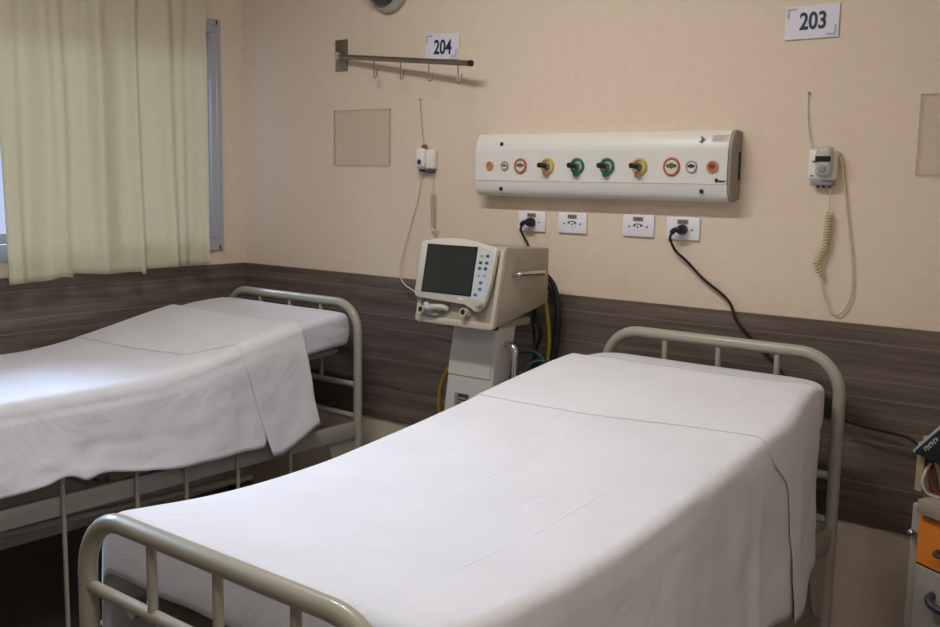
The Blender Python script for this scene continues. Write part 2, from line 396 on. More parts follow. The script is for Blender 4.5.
def bed(x0, x1, yh, yf, label, topz, guard=None, zhead=1.026, fs=0.0, hsp=(0.27, 0.50, 0.73), fsp=(0.28, 0.50, 0.72)):
    r = 0.0185; X0_, X1_ = x0, x1
    cx = (x0+x1)/2
    root = thing('hospital_bed', (cx, (yh+yf)/2, 0), label, 'bed', 'metal hospital beds')
    hb = thing_part('headboard', root); fb = thing_part('footboard', root)
    def frame(par, y, zt, zl, sp, dx=0.0, hx=0.0):
        x0, x1 = X0_+dx*0.8-hx, X1_+dx*1.4+hx
        arch(x0+r, x1-r, y, zt-r, 0.03, 0.12, r).obj('tube_frame', M['bedpaint'], par)
        MB().cyl((x0+r, y, zl), (x1-r, y, zl), 0.0125, 14).obj('cross_rail', M['bedpaint'], par)
        MB().cyl((x0+r, y, zl-0.135), (x1-r, y, zl-0.135), 0.0125, 14).obj('cross_rail', M['bedpaint'], par)
        for x in sp: MB().cyl((x, y, zl), (x, y, zt-r), 0.0095, 12).obj('spindle', M['bedpaint'], par)
        for x in (x0+r, x1-r):
            MB().lathe([(0.0, 0.0), (0.021, 0.0), (0.021, 0.045), (0.0, 0.045)], (x, y, 0.0), (0, 0, 1), 16).obj('foot_cap', M['rubber'], par)
    W = x1-x0
    frame(hb, yh, zhead, 0.645, [x0 + W*f for f in hsp], 0.0, 0.006)
    frame(fb, yf, 0.885, 0.72, [x0 + W*f for f in fsp], fs)
    for sx, xa in ((1, x0+0.004), (-1, x1-0.004-0.03)):
        MB().box(xa, xa+0.03, yf+0.01, yh-0.01, 0.425, 0.49, 0.005, 2).obj('side_rail', M['bedpaint'], root)
        for (yy, d) in ((yh, -1), (yf, 1)):
            MB().poly([(xa+0.012, yy+d*0.012, 0.43), (xa+0.012, yy+d*0.17, 0.43), (xa+0.012, yy+d*0.10, 0.25), (xa+0.012, yy+d*0.012, 0.20)], (0.006, 0, 0)).obj('gusset', M['bedpaint'], root)
    # slatted deck that follows the raised back
    dk = MB(); n = 40
    for k in range(n):
        ya = yf+0.05 + (yh-0.06-yf-0.05)*k/n; yb = yf+0.05 + (yh-0.06-yf-0.05)*(k+1)/n
        za, zb = topz(ya)-0.157, topz(yb)-0.157
        dk.poly([(x0+0.07, ya, za), (x0+0.07, yb, zb), (x0+0.07, yb, zb-0.014), (x0+0.07, ya, za-0.014)], (x1-x0-0.14, 0, 0))
    for xx in (x0+0.10, x1-0.10):
        dk.tube([(xx, yf+0.05 + (yh-0.06-yf-0.05)*k/n, topz(yf+0.05 + (yh-0.06-yf-0.05)*k/n)-0.173) for k in range(n+1)], 0.014, 10)
    dk.obj('mattress_deck', M['bedpaint'], root)
    for xx in (x0+0.12, x1-0.12):
        MB().cyl((xx, yh-0.30, topz(yh-0.30)-0.17), (xx, yh-0.72, 0.45), 0.012, 10).obj('backrest_strut', M['bedpaint'], root)
        for yy in (yf+0.35, yf+0.85): MB().box(xx-0.014, xx+0.014, yy-0.014, yy+0.014, 0.45, topz(yy)-0.16, 0.002, 1).obj('deck_post', M['bedpaint'], root)
    for yy in (yf+0.35, yf+0.85, yh-0.72): MB().box(x0+0.02, x1-0.02, yy-0.015, yy+0.015, 0.43, 0.46, 0.003, 1).obj('cross_member', M['bedpaint'], root)
    MB().tube([(x1-0.155, yf+0.1, 0.375), (x1-0.155, yh-0.45, 0.325)], 0.014, 10).obj('crank_rod', M['bedpaint'], root)
    if guard:
        g = thing_part('side_guard', root)
        gx = x1 + 0.0055
        for y in guard: MB().cyl((gx, y, 0.03), (gx, y, 0.585), 0.0075, 10).obj('guard_rod', M['bedpaint'], g)
        MB().cyl((gx, guard[0]-0.10, 0.59), (gx, guard[-1]+0.12, 0.59), 0.009, 10).obj('guard_rail', M['bedpaint'], g)
        MB().cyl((gx, guard[0], 0.03), (gx, guard[-1]+0.12, 0.03), 0.009, 10).obj('guard_rail', M['bedpaint'], g)
    return root
def thing_part(name, root):
    o = bpy.data.objects.new(name, None); COL.objects.link(o); o.parent = root; o.empty_display_size = 0.05
    return o

def mattress(x0, x1, y0, y1, topz, label, mt, t=0.145, cr=0.10):
    rows = []; ny = 60
    for i in range(ny+1):
        s = i/ny; y = y0 + (y1-y0)*s
        # rounded ends
        e = min(s, 1-s)*(y1-y0); k = 1.0 if e > 0.05 else math.sqrt(max(0.0, 1-((0.05-e)/0.05)**2))*0.45+0.55
        zc = topz(y) - t/2; hh = t/2*k; hw = (x1-x0)/2 - cr*(1 - math.sqrt(max(0.0, 1-(max(0.0, 0.11-e)/0.11)**2)))
        ring = []
        n = 56
        for a in range(n+1):
            th = 2*PI*a/n; ca, sa = math.cos(th), math.sin(th)
            px = math.copysign(abs(ca)**0.13, ca)*hw; pz = math.copysign(abs(sa)**0.30, sa)*hh
            wr = 0.004*noise.noise(Vector((px*6, y*7, pz*14)))
            ring.append(((x0+x1)/2 + px*(1+wr*2), y, zc + pz + (wr if pz > 0 else 0)))
        rows.append(ring)
    mb = MB().grid(rows)
    bmesh.ops.remove_doubles(mb.bm, verts=mb.bm.verts[:], dist=1e-5)
    ed = [e for e in mb.bm.edges if e.is_boundary]
    bmesh.ops.holes_fill(mb.bm, edges=ed, sides=0)
    bmesh.ops.recalc_face_normals(mb.bm, faces=mb.bm.faces[:])
    o = mb.obj('mattress', mt, ang=70)
    return tag(o, label, 'mattress', 'mattresses on the two beds')

RIDGE = []
def ridge(y): return sum(a*math.exp(-((y-c)/w)**2) for c, a, w in RIDGE)
def drape(name, mt, x0, x1, topz, yspan, hemL, hemR, off=0.006, foot=0.0, parent=None, seed=0.0, nt=110, rip=1.0, edge_lift=0.0, flare=0.035, rc=0.05, rcl=None, left=1.0):
    rcl = rc if rcl is None else rcl; rcr = rc
    """cloth laid over the mattress and hanging at both sides.
    yspan(w): (head-side y, foot-side y) where w runs -2..-1 hanging, -1..1 top, 1..2 hanging; hem*(y): height of the hem"""
    prof = []
    NH, NC, NT = 22, 7, 46
    rows = []
    ts = [i/nt for i in range(nt+1)]
    extra = []
    if foot:
        extra = [('arc', k/8) for k in range(1, 9)] + [('drop', k/6) for k in range(1, 7)]
    for key in [('main', t) for t in ts] + extra:
        row = []
        for k in range(2*NH + 2*NC + NT + 1):
            # position along the cross-section
            if k < NH: side, reg, f = -1, 'hang', 1 - k/NH
            elif k < NH+NC: side, reg, f = -1, 'corner', 1 - (k-NH)/NC
            elif k <= NH+NC+NT: side, reg, f = 0, 'top', (k-NH-NC)/NT
            elif k <= NH+2*NC+NT: side, reg, f = 1, 'corner', (k-NH-NC-NT)/NC
            else: side, reg, f = 1, 'hang', (k-NH-2*NC-NT)/NH
            w_ = (-1 + 2*f) if reg == 'top' else side*(1.0 + (f if reg == 'hang' else 0.0))
            ya, yb = yspan(w_)
            dz = 0.0
            if key[0] == 'main': y = ya + (yb-ya)*key[1]
            elif key[0] == 'arc': a = key[1]*PI/2; y = yb - 0.035*math.sin(a); dz = 0.035*(1-math.cos(a))
            else: y = yb - 0.035 - 0.004*key[1]; dz = 0.035 + foot*key[1]
            zt = topz(y) + off
            nv = Vector((0, y*3.1, seed))
            edge_t = key[1] if key[0] == 'main' else 0.5
            el = edge_lift*max(0, 1-min(edge_t, 1-edge_t)/0.06)*(0.4+0.6*abs(noise.noise(Vector((w_*4, y, seed+3)))))
            X0, X1 = x0-off, (x1(y) if callable(x1) else x1)+off
            if reg == 'top':
                x = X0+rcl + (X1-X0-rcl-rcr)*f
                z = zt + 0.003*noise.noise(Vector((x*5, y*5, seed))) + 0.0015*noise.noise(Vector((x*16, y*13, seed))) - dz + el
                if dz: z -= 0.010*noise.noise(Vector((x*9, 0, seed+1)))*min(1, dz/0.06)
            elif reg == 'corner':
                a = f*PI/2
                rc = rcr if side > 0 else rcl
                x = (X1-rc + rc*math.sin(a)) if side > 0 else (X0+rc - rc*math.sin(a))
                z = zt - rc*(1-math.cos(a)) - dz
                x += side*0.004*noise.noise(Vector((y*8, a, seed)))*f + side*el*f
            else:
                zs = zt - (rcr if side > 0 else rcl) - dz
                zh = (hemR if side > 0 else hemL)(y)
                zh = min(zh, zs-0.02)
                z = zs + (zh-zs)*f
                rp = 0.020*noise.noise(Vector((y*4.2, f*0.9, seed+side*7))) + 0.009*noise.noise(Vector((y*13, f*1.4, seed+side*3)))
                rp += 0.006*noise.noise(Vector((y*9, f*5, seed+11)))
                x = (X1 if side > 0 else X0) + side*((flare*f + rip*rp*min(1, f*1.6))*(left if side < 0 else 1) + el + 0.004 + ridge(y)*f)
                y = y + 0.012*f*noise.noise(Vector((y*2, f*2, seed+5)))
            row.append((x, y, z))
        rows.append(row)
    mb = MB().grid(rows)
    o = mb.obj(name, mt, parent, ang=180)
    so = o.modifiers.new('thick', 'SOLIDIFY'); so.thickness = 0.0016; so.offset = 1
    return o

# --- the bed in front
A0, A1, AYH, AYF = 2.10, 2.915, -0.145, -2.09
TA = [(-2.10, 0.842), (-1.96, 0.828), (-1.80, 0.812), (-1.67, 0.808), (-1.456, 0.814), (-1.17, 0.845), (-0.97, 0.869), (-0.63, 0.916), (-0.40, 0.943), (-0.10, 0.942)]
def topA(y):
    def lerp(y):
        if y <= TA[0][0]: return TA[0][1]
        for (a, za), (b, zb) in zip(TA, TA[1:]):
            if y <= b: return za + (zb-za)*(y-a)/(b-a)
        return TA[-1][1]
    return sum(lerp(y + d) for d in (-0.08, -0.04, 0, 0.04, 0.08))/5
bed(A0, A1, AYH, AYF, 'metal frame of the bed in front, its curved footboard nearest the viewer', topA, fs=0.026, hsp=(0.283, 0.513, 0.748), fsp=(0.309, 0.54, 0.777))
mattress(A0+0.01, A1-0.012, AYF+0.085, AYH-0.035, topA, 'white covered mattress on the bed in front, head end bare', M['mattress'])
def hemA(y): return 0.405 - 0.05*smooth((y+0.75)/0.2) + 0.03*noise.noise(Vector((y*2.2, 3, 1))) + 0.012*noise.noise(Vector((y*9, 3, 1)))
def hemAL(y): return 0.43 + 0.02*noise.noise(Vector((y*3, 8, 1)))
def edgeA(y): return A1 + 0.036 - 0.046*smooth((y+0.72)/0.40)
RIDGE[:] = [(-0.855, 0.014, 0.020), (-1.30, 0.010, 0.05)]
shA = drape('bed_sheet', M['sheet'], A0+0.004, edgeA, topA, lambda w: (-0.46, AYF+0.095), hemAL, hemA, off=0.007, foot=0.085, seed=1.0, flare=0.014, rc=0.030, rcl=0.035)
tag(shA, 'smooth white sheet draped over the bed in front, hanging to one side', 'sheet', 'white sheets on the two beds')
def spanA(w):
    s = max(0, w-1); b = max(0, abs(w)-0.82)
    return (-0.375 + 0.03*smooth((w-0.5)/0.5) - 0.02*s, -0.865 + 0.055*smooth((w+0.4)/1.4) + 0.10*smooth(s/0.3) + 0.09*s)
def hemAT(y): return 0.445 - 0.07*smooth((-0.43 - y)/0.04) + 0.012*noise.noise(Vector((y*12, 1, 1)))
drape('turned_down_fold', M['sheet'], A0+0.004, edgeA, topA, spanA, hemAL, hemAT, off=0.0088, parent=shA, seed=1.0, nt=44, edge_lift=0.0012, flare=0.024, rc=0.030, rcl=0.035)

RIDGE[:] = []
# --- the bed by the window
B0, B1, BYH, BYF = 0.085, 0.95, -0.17, -2.12
topB = prof_fn(0.955, 0.806, -0.24, -1.25, BYF)
bed(B0, B1, BYH, BYF, 'metal frame of the bed by the window, with a lowered rod side guard', topB, zhead=1.003, guard=[-1.49, -1.228, -1.032, -0.808, -0.555])
mattress(B0+0.02, B1-0.005, BYF+0.085, BYH-0.022, topB, 'white covered mattress on the bed by the window', M['mattress'], cr=0.035)
def hemB(y): return 0.505 + 0.045*smooth((-1.05-y)/0.35) + 0.010*noise.noise(Vector((y*6, 5, 1))) + 0.02*math.exp(-((y+1.505)/0.05)**2) - 0.012*math.exp(-((y+1.43)/0.03)**2)
def hemBL(y): return 0.66
shB = drape('bed_sheet', M['sheet2'], B0+0.01, B1-0.005, topB, lambda w: (-0.62 - 0.10*max(0, w-1), BYF+0.095), hemBL, hemB, off=0.007, foot=0.085, seed=9.0, flare=0.055, rip=0.8, left=0.1)
tag(shB, 'wrinkled white sheet draped over the bed by the window', 'sheet', 'white sheets on the two beds')
def spanB(w):
    s = max(0, w-1)
    return (-0.505 + 0.02*smooth((w-0.6)/0.4) + 0.03*s, -0.955 + 0.03*smooth((w+0.2)/1.0) + 0.15*smooth((w-0.72)/0.3) + 0.08*s)
def hemBT(y): return 0.465 + 0.08*smooth((y+0.67)/0.23)
drape('turned_down_fold', M['sheet2'], B0+0.01, B1-0.005, topB, spanB, hemBL, hemBT, off=0.0090, parent=shB, seed=9.0, nt=40, edge_lift=0.0015, flare=0.064, rip=0.8, left=0.1)

# ------------------------------------------------------------------ medical gas rail unit on the wall
rx0, rx1, rz0, rz1, rd = 1.470, 2.498, 1.443, 1.672, 0.076
unit = thing('gas_outlet_panel', (2.0, 0, rz0), 'long white medical gas outlet panel mounted on the wall above the sockets', 'gas panel')
prof = [(0.0, rz0+0.010), (-0.030, rz0+0.001), (-0.046, rz0), (-0.056, rz0+0.004), (-0.065, rz0+0.014), (-0.071, rz0+0.028), (-0.074, rz0+0.046), (-rd, rz0+0.056), (-rd, rz0+0.170), (-0.074, rz0+0.180), (-0.070, rz0+0.194), (-0.063, rz0+0.208), (-0.054, rz1-0.007), (-0.044, rz1-0.001), (-0.034, rz1), (0.0, rz1-0.004)]
MB().poly([(rx0, y, z) for y, z in prof], (rx1-rx0-0.012, 0, 0)).obj('housing', M['unit'], unit, ang=35)
MB().box(rx0+0.004, rx1-0.012, -rd-0.002, -rd+0.002, rz0+0.056, rz0+0.169, 0.0008, 1).obj('front_strip', M['unit'], unit)
ec = MB().poly([(rx1-0.012, y, z) for y, z in prof], (0.012, 0, 0), 0.002, 1).obj('end_cap', M['endcap'], unit)
MB().box(rx1-0.002, rx1+0.0012, -0.022, -0.006, rz0+0.07, rz0+0.16, 0.003, 2).obj('slot', M['black'], ec)
for x, z, y in ((1.590, 1.634, -0.0710), (1.590, 1.470, -0.0705), (2.400, 1.476, -0.0715)):
    MB().lathe([(0, -0.004), (0.0072, -0.004), (0.0072, 0.004), (0.005, 0.0055), (0, 0.0055)], (x, y, z), (0, -1, 0), 14).obj('screw', M['black'], unit)
ZC, YF_ = 1.554, -rd-0.002
def ring(x, ro, ri, m1, m2, dark):
    o = MB().lathe([(ro, 0), (ro, 0.005), (ro-0.002, 0.007), (ri+0.001, 0.007), (ri, 0.005), (ri, 0.0)], (x, YF_, ZC), (0, -1, 0), 32).obj('gas_port', m1, unit)
    MB().lathe([(ri, 0.0), (ri, 0.0035), (ri*0.6, 0.0045), (0, 0.0045)], (x, YF_, ZC), (0, -1, 0), 24).obj('port_face', m2, o)
    h = MB().lathe([(0, 0.004), (ri*0.42, 0.004), (ri*0.42, 0.006), (0, 0.006)], (x, YF_, ZC+ri*0.15), (0, -1, 0), 14)
    for sx in (-0.55, 0.55): h.lathe([(0, 0.003), (ri*0.26, 0.003), (ri*0.26, 0.006), (0, 0.006)], (x+ri*sx, YF_, ZC+ri*0.12), (0, -1, 0), 10)
    h.obj('port_hole', dark, o)
def dark(n, c): return mat(n, c, 0.5)
DK, DG, DB = dark('port_dark', rgb(66, 66, 66)), dark('port_green', rgb(96, 112, 78)), dark('port_brown', rgb(128, 70, 40))
ring(1.541, 0.0165, 0.010, M['orange_ring'], M['orange_ring'], dark('port_tan', rgb(196, 132, 96)))
ring(1.611, 0.0165, 0.0125, M['olive'], M['cream'], DG)
ring(1.683, 0.0275, 0.020, M['red'], M['cream'], DG)
ring(2.293, 0.0300, 0.0235, M['red'], M['cream'], DG)
ring(2.364, 0.0195, 0.0165, M['grey_ring'], M['unit'], DK)
ring(2.437, 0.0200, 0.0130, M['orange_ring'], M['red'], DB)
for x, m1 in ((1.802, M['yellow']), (1.928, M['green']), (2.049, M['green']), (2.174, M['yellow'])):
    o = MB().lathe([(0.0285, 0), (0.0285, 0.006), (0.026, 0.009), (0.0205, 0.009), (0.019, 0.006), (0.019, 0.0)], (x, YF_, ZC), (0, -1, 0), 32).obj('gas_valve', m1, unit)
    MB().lathe([(0.019, 0.0), (0.019, 0.003), (0.0, 0.003)], (x, YF_, ZC), (0, -1, 0), 24).obj('valve_plate', M['cream'], o)
    MB().lathe([(0.0125, 0.003), (0.0125, 0.014), (0.0105, 0.016), (0.0105, 0.022), (0.0, 0.022)], (x, YF_, ZC), (0, -1, 0), 18).obj('valve_stem', M['steel'], o)
    MB().cyl((x, YF_-0.018, ZC), (x-0.006, YF_-0.034, ZC+0.002), 0.0075, 12).lathe([(0.0, 0), (0.009, 0), (0.010, 0.006), (0.009, 0.014), (0, 0.014)], (x-0.006, YF_-0.031, ZC+0.002), (-0.3, -1, 0.05), 14).obj('valve_cap', M['black'], o)
    MB().lathe([(0, 0), (0.012, 0.0), (0.010, 0.012), (0, 0.013)], (x-0.001, YF_-0.003, ZC-0.024), (0, -1, -0.4), 14).obj('drop_catch', m1 if m1 is M['green'] else M['orange_ring'], o)
MB().box(2.445, 2.505, -0.0692, -0.0682, -0.013, 0.013).obj('rating_label', M['pale_sticker'], unit, M4=Matrix.Translation((-0.02, -0.0665, 1.644)) @ Matrix.Rotation(-0.46, 4, 'X') @ Matrix.Translation((0, 0.0690, 0)))
for k, z in enumerate((0.008, 0.001, -0.006)):
    MB().box(2.449, 2.501 - 0.008*k, -0.0698, -0.0690, z-0.0015, z+0.0015).obj('label_line', M['pale_ink'], unit, M4=Matrix.Translation((-0.02, -0.0665, 1.644)) @ Matrix.Rotation(-0.46, 4, 'X') @ Matrix.Translation((0, 0.0690, 0)))
mk = MB().ball((2.452, YF_-0.001, 1.511), 0.0065, sc=(1, 0.15, 1.1))
for k in range(4): mk.box(2.459 + 0.0058*k, 2.4635 + 0.0058*k, YF_-0.0012, YF_, 1.505, 1.512)
mk.obj('maker_mark', M['dark'], unit)
MB().poly([(2.386, -0.0672, 1.650), (2.393, -0.0672, 1.650), (2.402, -0.0705, 1.641), (2.393, -0.0738, 1.632), (2.386, -0.0738, 1.632), (2.394, -0.0705, 1.641)], (0, -0.004, 0.001)).obj('arrow_mark', M['black'], unit)

# ------------------------------------------------------------------ sockets
def socket(x, z, label):
    t = thing('wall_socket', (x, 0, z), label, 'socket', 'power sockets below the gas panel')
    MB().box(x-0.0605, x+0.0605, -0.009, 0, z-0.0375, z+0.0375, 0.0025, 2).obj('cover_or_lit_plate', M['outlet'], t)
    MB().poly([(x + px*0.021, -0.009, z-0.004 + pz*0.011) for px, pz in ((-1, 0.1), (-0.55, 1), (0.55, 1), (1, 0.1), (0.55, -1), (-0.55, -1))], (0, -0.002, 0), 0.0006, 1).obj('socket_face', M['outlet'], t)
    h = MB()
    for dx, dz in ((-0.012, 0.001), (0.0, -0.003), (0.012, 0.001)): h.cyl((x+dx, -0.0105, z-0.002+dz), (x+dx, -0.0116, z-0.002+dz), 0.0034, 10)
    h.tube([(x-0.019, -0.0112, z+0.0005), (x-0.009, -0.0112, z+0.0055), (x, -0.0112, z+0.0062), (x+0.009, -0.0112, z+0.0055), (x+0.019, -0.0112, z+0.0005)], 0.0016, 6)
    h.obj('pin_hole', M['dark'], t)
    for sx in (-1, 1): MB().lathe([(0, 0), (0.0034, 0), (0.0034, 0.0012), (0, 0.0018)], (x+sx*0.0345, -0.009, z-0.003), (0, -1, 0), 10).obj('screw', M['dark'], t)
    s = MB().box(x-0.020, x+0.020, -0.0098, -0.009, z+0.0145, z+0.0305).obj('voltage_sticker', M['sticker'], t)
    k = MB()
    for i in range(5): k.box(x-0.0165+0.0068*i, x-0.0118+0.0068*i, -0.0102, -0.0097, z+0.0175, z+0.0275)
    k.obj('sticker_print', M['sticker_ink'], s)
    return t
socket(1.688, 1.351, 'white wall socket with a black plug, above the ventilator')
socket(1.868, 1.352, 'empty white wall socket next to the one with the ventilator plug')
socket(2.138, 1.353, 'empty white wall socket next to the one with the long dangling cord')
socket(2.307, 1.350, 'white wall socket with a black plug and long dangling cord')

def plug(mb, x, z):
    mb.lathe([(0, 0), (0.0165, 0.0), (0.0175, 0.006), (0.0165, 0.020), (0.012, 0.030), (0, 0.032)], (x+0.004, -0.012, z), (0, -1, 0), 18)
    mb.tube([(x+0.006, -0.034, z+0.002), (x-0.004, -0.037, z+0.001), (x-0.018, -0.037, z-0.003), (x-0.026, -0.036, z-0.012)], 0.009, 12, n=5)
    return mb
pc = thing('power_cord', (2.307, -0.03, 1.35), 'long black power cord hanging from the socket down behind the headboard', 'cord')
plug(MB(), 2.307, 1.347).obj('plug', M['black'], pc)
MB().tube([(2.285, -0.037, 1.338), (2.276, -0.036, 1.322), (2.281, -0.032, 1.300), (2.297, -0.026, 1.272), (2.333, -0.020, 1.243), (2.395, -0.018, 1.188), (2.468, -0.018, 1.140), (2.498, -0.020, 1.108), (2.518, -0.022, 1.064), (2.58, -0.026, 1.005), (2.648, -0.035, 0.955), (2.70, -0.045, 0.905), (2.78, -0.05, 0.862), (2.838, -0.06, 0.838), (2.866, -0.06, 0.815), (2.903, -0.06, 0.799), (2.971, -0.06, 0.789), (3.05, -0.06, 0.783), (3.101, -0.075, 0.773), (3.20, -0.09, 0.69), (3.26, -0.035, 0.45), (3.30, -0.03, 0.02), (3.35, -0.03, 0.008)], 0.0047, 8, n=6).obj('cable', M['rubber'], pc)
pc2 = thing('power_cord', (1.688, -0.03, 1.35), 'short black power cord plugged in above the ventilator', 'cord')
plug(MB(), 1.688, 1.348).obj('plug', M['black'], pc2)
MB().tube([(1.664, -0.037, 1.338), (1.659, -0.035, 1.318), (1.672, -0.03, 1.29), (1.690, -0.03, 1.262), (1.705, -0.04, 1.22), (1.72, -0.06, 1.14), (1.75, -0.07, 0.99), (1.758, -0.075, 0.8), (1.70, -0.08, 0.4), (1.70, -0.10, 0.25)], 0.0045, 8, n=6).obj('cable', M['rubber'], pc2)

# ------------------------------------------------------------------ door-number style bed signs
def sign(x0, x1, z0, z1, num, tilt, label, nx, nz, sz):
    cx, cz = (x0+x1)/2, (z0+z1)/2
    t = thing('bed_number_sign', (cx, 0, cz), label, 'sign', 'bed number signs')
    R = Matrix.Translation((cx, 0, cz)) @ Matrix.Rotation(tilt, 4, 'Y') @ Matrix.Translation((-cx, 0, -cz))
    MB().box(x0, x1, -0.006, -0.001, z0, z1, 0.001, 1).obj('plate', M['sign'], t, M4=R)
    a, b = 0.030, 0.010
    for (fx, fz, sx, szn) in ((x0+0.005, z1-0.006, 1, -1), (x1-0.006, z0+0.006, -1, 1)):
        pts = [(fx, -0.006, fz), (fx+sx*a, -0.006, fz), (fx+sx*a, -0.006, fz+szn*0.007), (fx+sx*b, -0.006, fz+szn*0.007), (fx+sx*0.008, -0.006, fz+szn*b), (fx+sx*0.008, -0.006, fz+szn*a), (fx, -0.006, fz+szn*a)]
        MB().poly(pts, (0, -0.0005, 0)).obj('corner_mark', M['sign_blue'], t, M4=R)
    text('number', num, sz, (nx, -0.0068, nz), Matrix.Rotation(tilt, 3, 'Y') @ FACE, M['navy'], t, sx=0.80, off=0.0016)
    return t
sign(1.148, 1.320, 1.970, 2.068, '204', 0.045, 'white number 204 sign behind the hook bar', 1.240, 2.013, 0.076)
sign(2.620, 2.784, 1.941, 2.040, '203', 0.0, 'white number 203 sign above the cream call cord', 2.706, 1.991, 0.070)

# ------------------------------------------------------------------ hook bar
hk = thing('hook_bar', (0.67, 0, 2.02), 'dull steel wall bar with four small hooks beside the 204 sign', 'hook bar')
MB().box(0.632, 0.706, -0.006, 0.001, 1.953, 2.085, 0.004, 2).obj('wall_plate', M['steel'], hk)
MB().cyl((0.672, -0.004, 2.016), (0.676, -0.034, 2.014), 0.021, 20, 0.016).obj('pivot', M['chrome'], hk)
bp0, bp1 = Vector((0.686, -0.028, 2.011)), Vector((1.458, -0.102, 1.931))
MB().cyl(bp0, bp1, 0.0105, 18).obj('bar', M['steel'], hk)
dd = (bp1-bp0).normalized()
MB().cyl(bp1-dd*0.004, bp1+dd*0.007, 0.0118, 18).obj('end_cap', M['black'], hk)
for x in (0.908, 1.069, 1.234, 1.394):
    t_ = (x-bp0.x)/(bp1.x-bp0.x); p = bp0.lerp(bp1, t_)
    pts = [p + Vector((0, 0, -0.004)), p + Vector((0, 0, -0.03)), p + Vector((0.001, 0, -0.066))]
    for k in range(1, 9):
        a = PI*k/8; pts.append(p + Vector((0.001 + 0.008*(1-math.cos(a)), -0.004*math.sin(a), -0.066 - 0.011*math.sin(a))))
    pts.append(p + Vector((0.018, 0, -0.044)))
    MB().tube(pts, 0.0024, 8).obj('hook', M['steel'], hk)

# ------------------------------------------------------------------ clear card holders
def holder(x0, x1, z0, z1, label):
    t = thing('card_holder', ((x0+x1)/2, 0, (z0+z1)/2), label, 'card holder', 'clear card holders on the wall')
    MB().box(x0, x1, -0.007, -0.004, z0, z1).obj('clear_front', M['acrylic'], t)
    e = MB().box(x0, x1, -0.008, 0.001, z0, z0+0.004).box(x0, x0+0.003, -0.008, 0.001, z0+0.004, z1).box(x1-0.003, x1, -0.008, 0.001, z0+0.004, z1).box(x0, x1, -0.008, 0.001, z1-0.0025, z1)
    e.obj('edge', M['acrylic_edge'], t)
holder(0.626, 0.959, 1.553, 1.788, 'clear square card holder on the wall below the hook bar')
holder(3.030, 3.360, 1.533, 1.764, 'clear card holder cut by the picture edge, past the 203 sign')

# ------------------------------------------------------------------ nurse call units
def coil(p0, p1, r, turns, seg=10):
    a, b = Vector(p0), Vector(p1); d = (b-a); t = d.normalized(); u = t.orthogonal().normalized(); w2 = t.cross(u); P = []
    n = turns*seg
    for k in range(n+1):
        th = 2*PI*k/seg; P.append(a + d*k/n + (u*math.cos(th) + w2*math.sin(th))*r)
    return P
c1 = thing('nurse_call_unit', (1.168, 0, 1.57), 'small white call handset on the wall over the ventilator', 'call unit', 'nurse call units')
MB().box(1.124, 1.214, -0.034, 0, 1.533, 1.612, 0.010, 3).obj('base', M['white'], c1)
h1 = MB().box(1.138, 1.182, -0.056, -0.030, 1.540, 1.616, 0.011, 3).obj('handset', M['white'], c1)
MB().lathe([(0.0105, 0), (0.0105, 0.002), (0, 0.003)], (1.163, -0.056, 1.562), (0, -1, 0), 16).obj('call_button', M['dark'], h1)
MB().box(1.150, 1.170, -0.030, -0.012, 1.610, 1.632, 0.004, 2).obj('strain_relief', M['steel'], c1)
MB().box(1.132, 1.16, -0.026, -0.008, 1.524, 1.536, 0.003, 1).box(1.182, 1.208, -0.030, -0.008, 1.518, 1.536, 0.003, 1).obj('connector', M['dark'], c1)
MB().tube([(1.120, -0.006, 1.812), (1.126, -0.007, 1.76), (1.135, -0.009, 1.697), (1.152, -0.016, 1.628)], 0.0013, 6, n=5).cyl((1.120, 0, 1.813), (1.120, -0.010, 1.813), 0.0025, 8).obj('hanging_wire', M['sticker'], c1)
MB().tube([(1.140, -0.012, 1.530), (1.128, -0.010, 1.47), (1.110, -0.009, 1.395), (1.085, -0.010, 1.325), (1.062, -0.012, 1.255), (1.038, -0.018, 1.17), (1.030, -0.022, 1.115), (1.045, -0.026, 1.078), (1.075, -0.034, 1.058), (1.12, -0.045, 1.045), (1.30, -0.06, 0.98), (1.52, -0.09, 0.90), (1.62, -0.12, 0.86)], 0.0026, 8, n=6).obj('cord', M['cordcream'], c1)
MB().tube([(1.195, -0.018, 1.524), (1.200, -0.016, 1.48), (1.202, -0.018, 1.438)], 0.002, 6, n=4).tube(coil((1.202, -0.016, 1.440), (1.203, -0.016, 1.305), 0.0085, 17), 0.0022, 6).tube([(1.203, -0.02, 1.305), (1.207, -0.02, 1.293), (1.222, -0.018, 1.288), (1.226, -0.014, 1.300)], 0.004, 7, n=4).obj('coiled_cord', M['cordcream'], c1)

c2 = thing('nurse_call_unit', (2.766, 0, 1.556), 'grey and white call handset on the wall under the 203 sign', 'call unit', 'nurse call units')
MB().box(2.722, 2.808, -0.036, 0, 1.512, 1.604, 0.010, 3).obj('base', M['white'], c2)
h2 = MB().box(2.752, 2.802, -0.060, -0.030, 1.522, 1.612, 0.014, 3).obj('handset', M['handset'], c2)
MB().box(2.754, 2.800, -0.0615, -0.058, 1.566, 1.583, 0.001, 1).obj('display_window', M['black'], h2)
MB().lathe([(0.0125, 0), (0.0125, 0.002), (0.010, 0.0035), (0.0, 0.0035)], (2.776, -0.060, 1.546), (0, -1, 0), 18).obj('call_button', M['grey_ring'], h2)
MB().box(2.738, 2.750, -0.038, -0.035, 1.565, 1.569).box(2.734, 2.744, -0.038, -0.035, 1.523, 1.526).obj('base_mark', M['dark'], c2)
MB().box(2.732, 2.80, -0.032, -0.006, 1.496, 1.516, 0.005, 2).obj('connector', M['grey_ring'], c2)
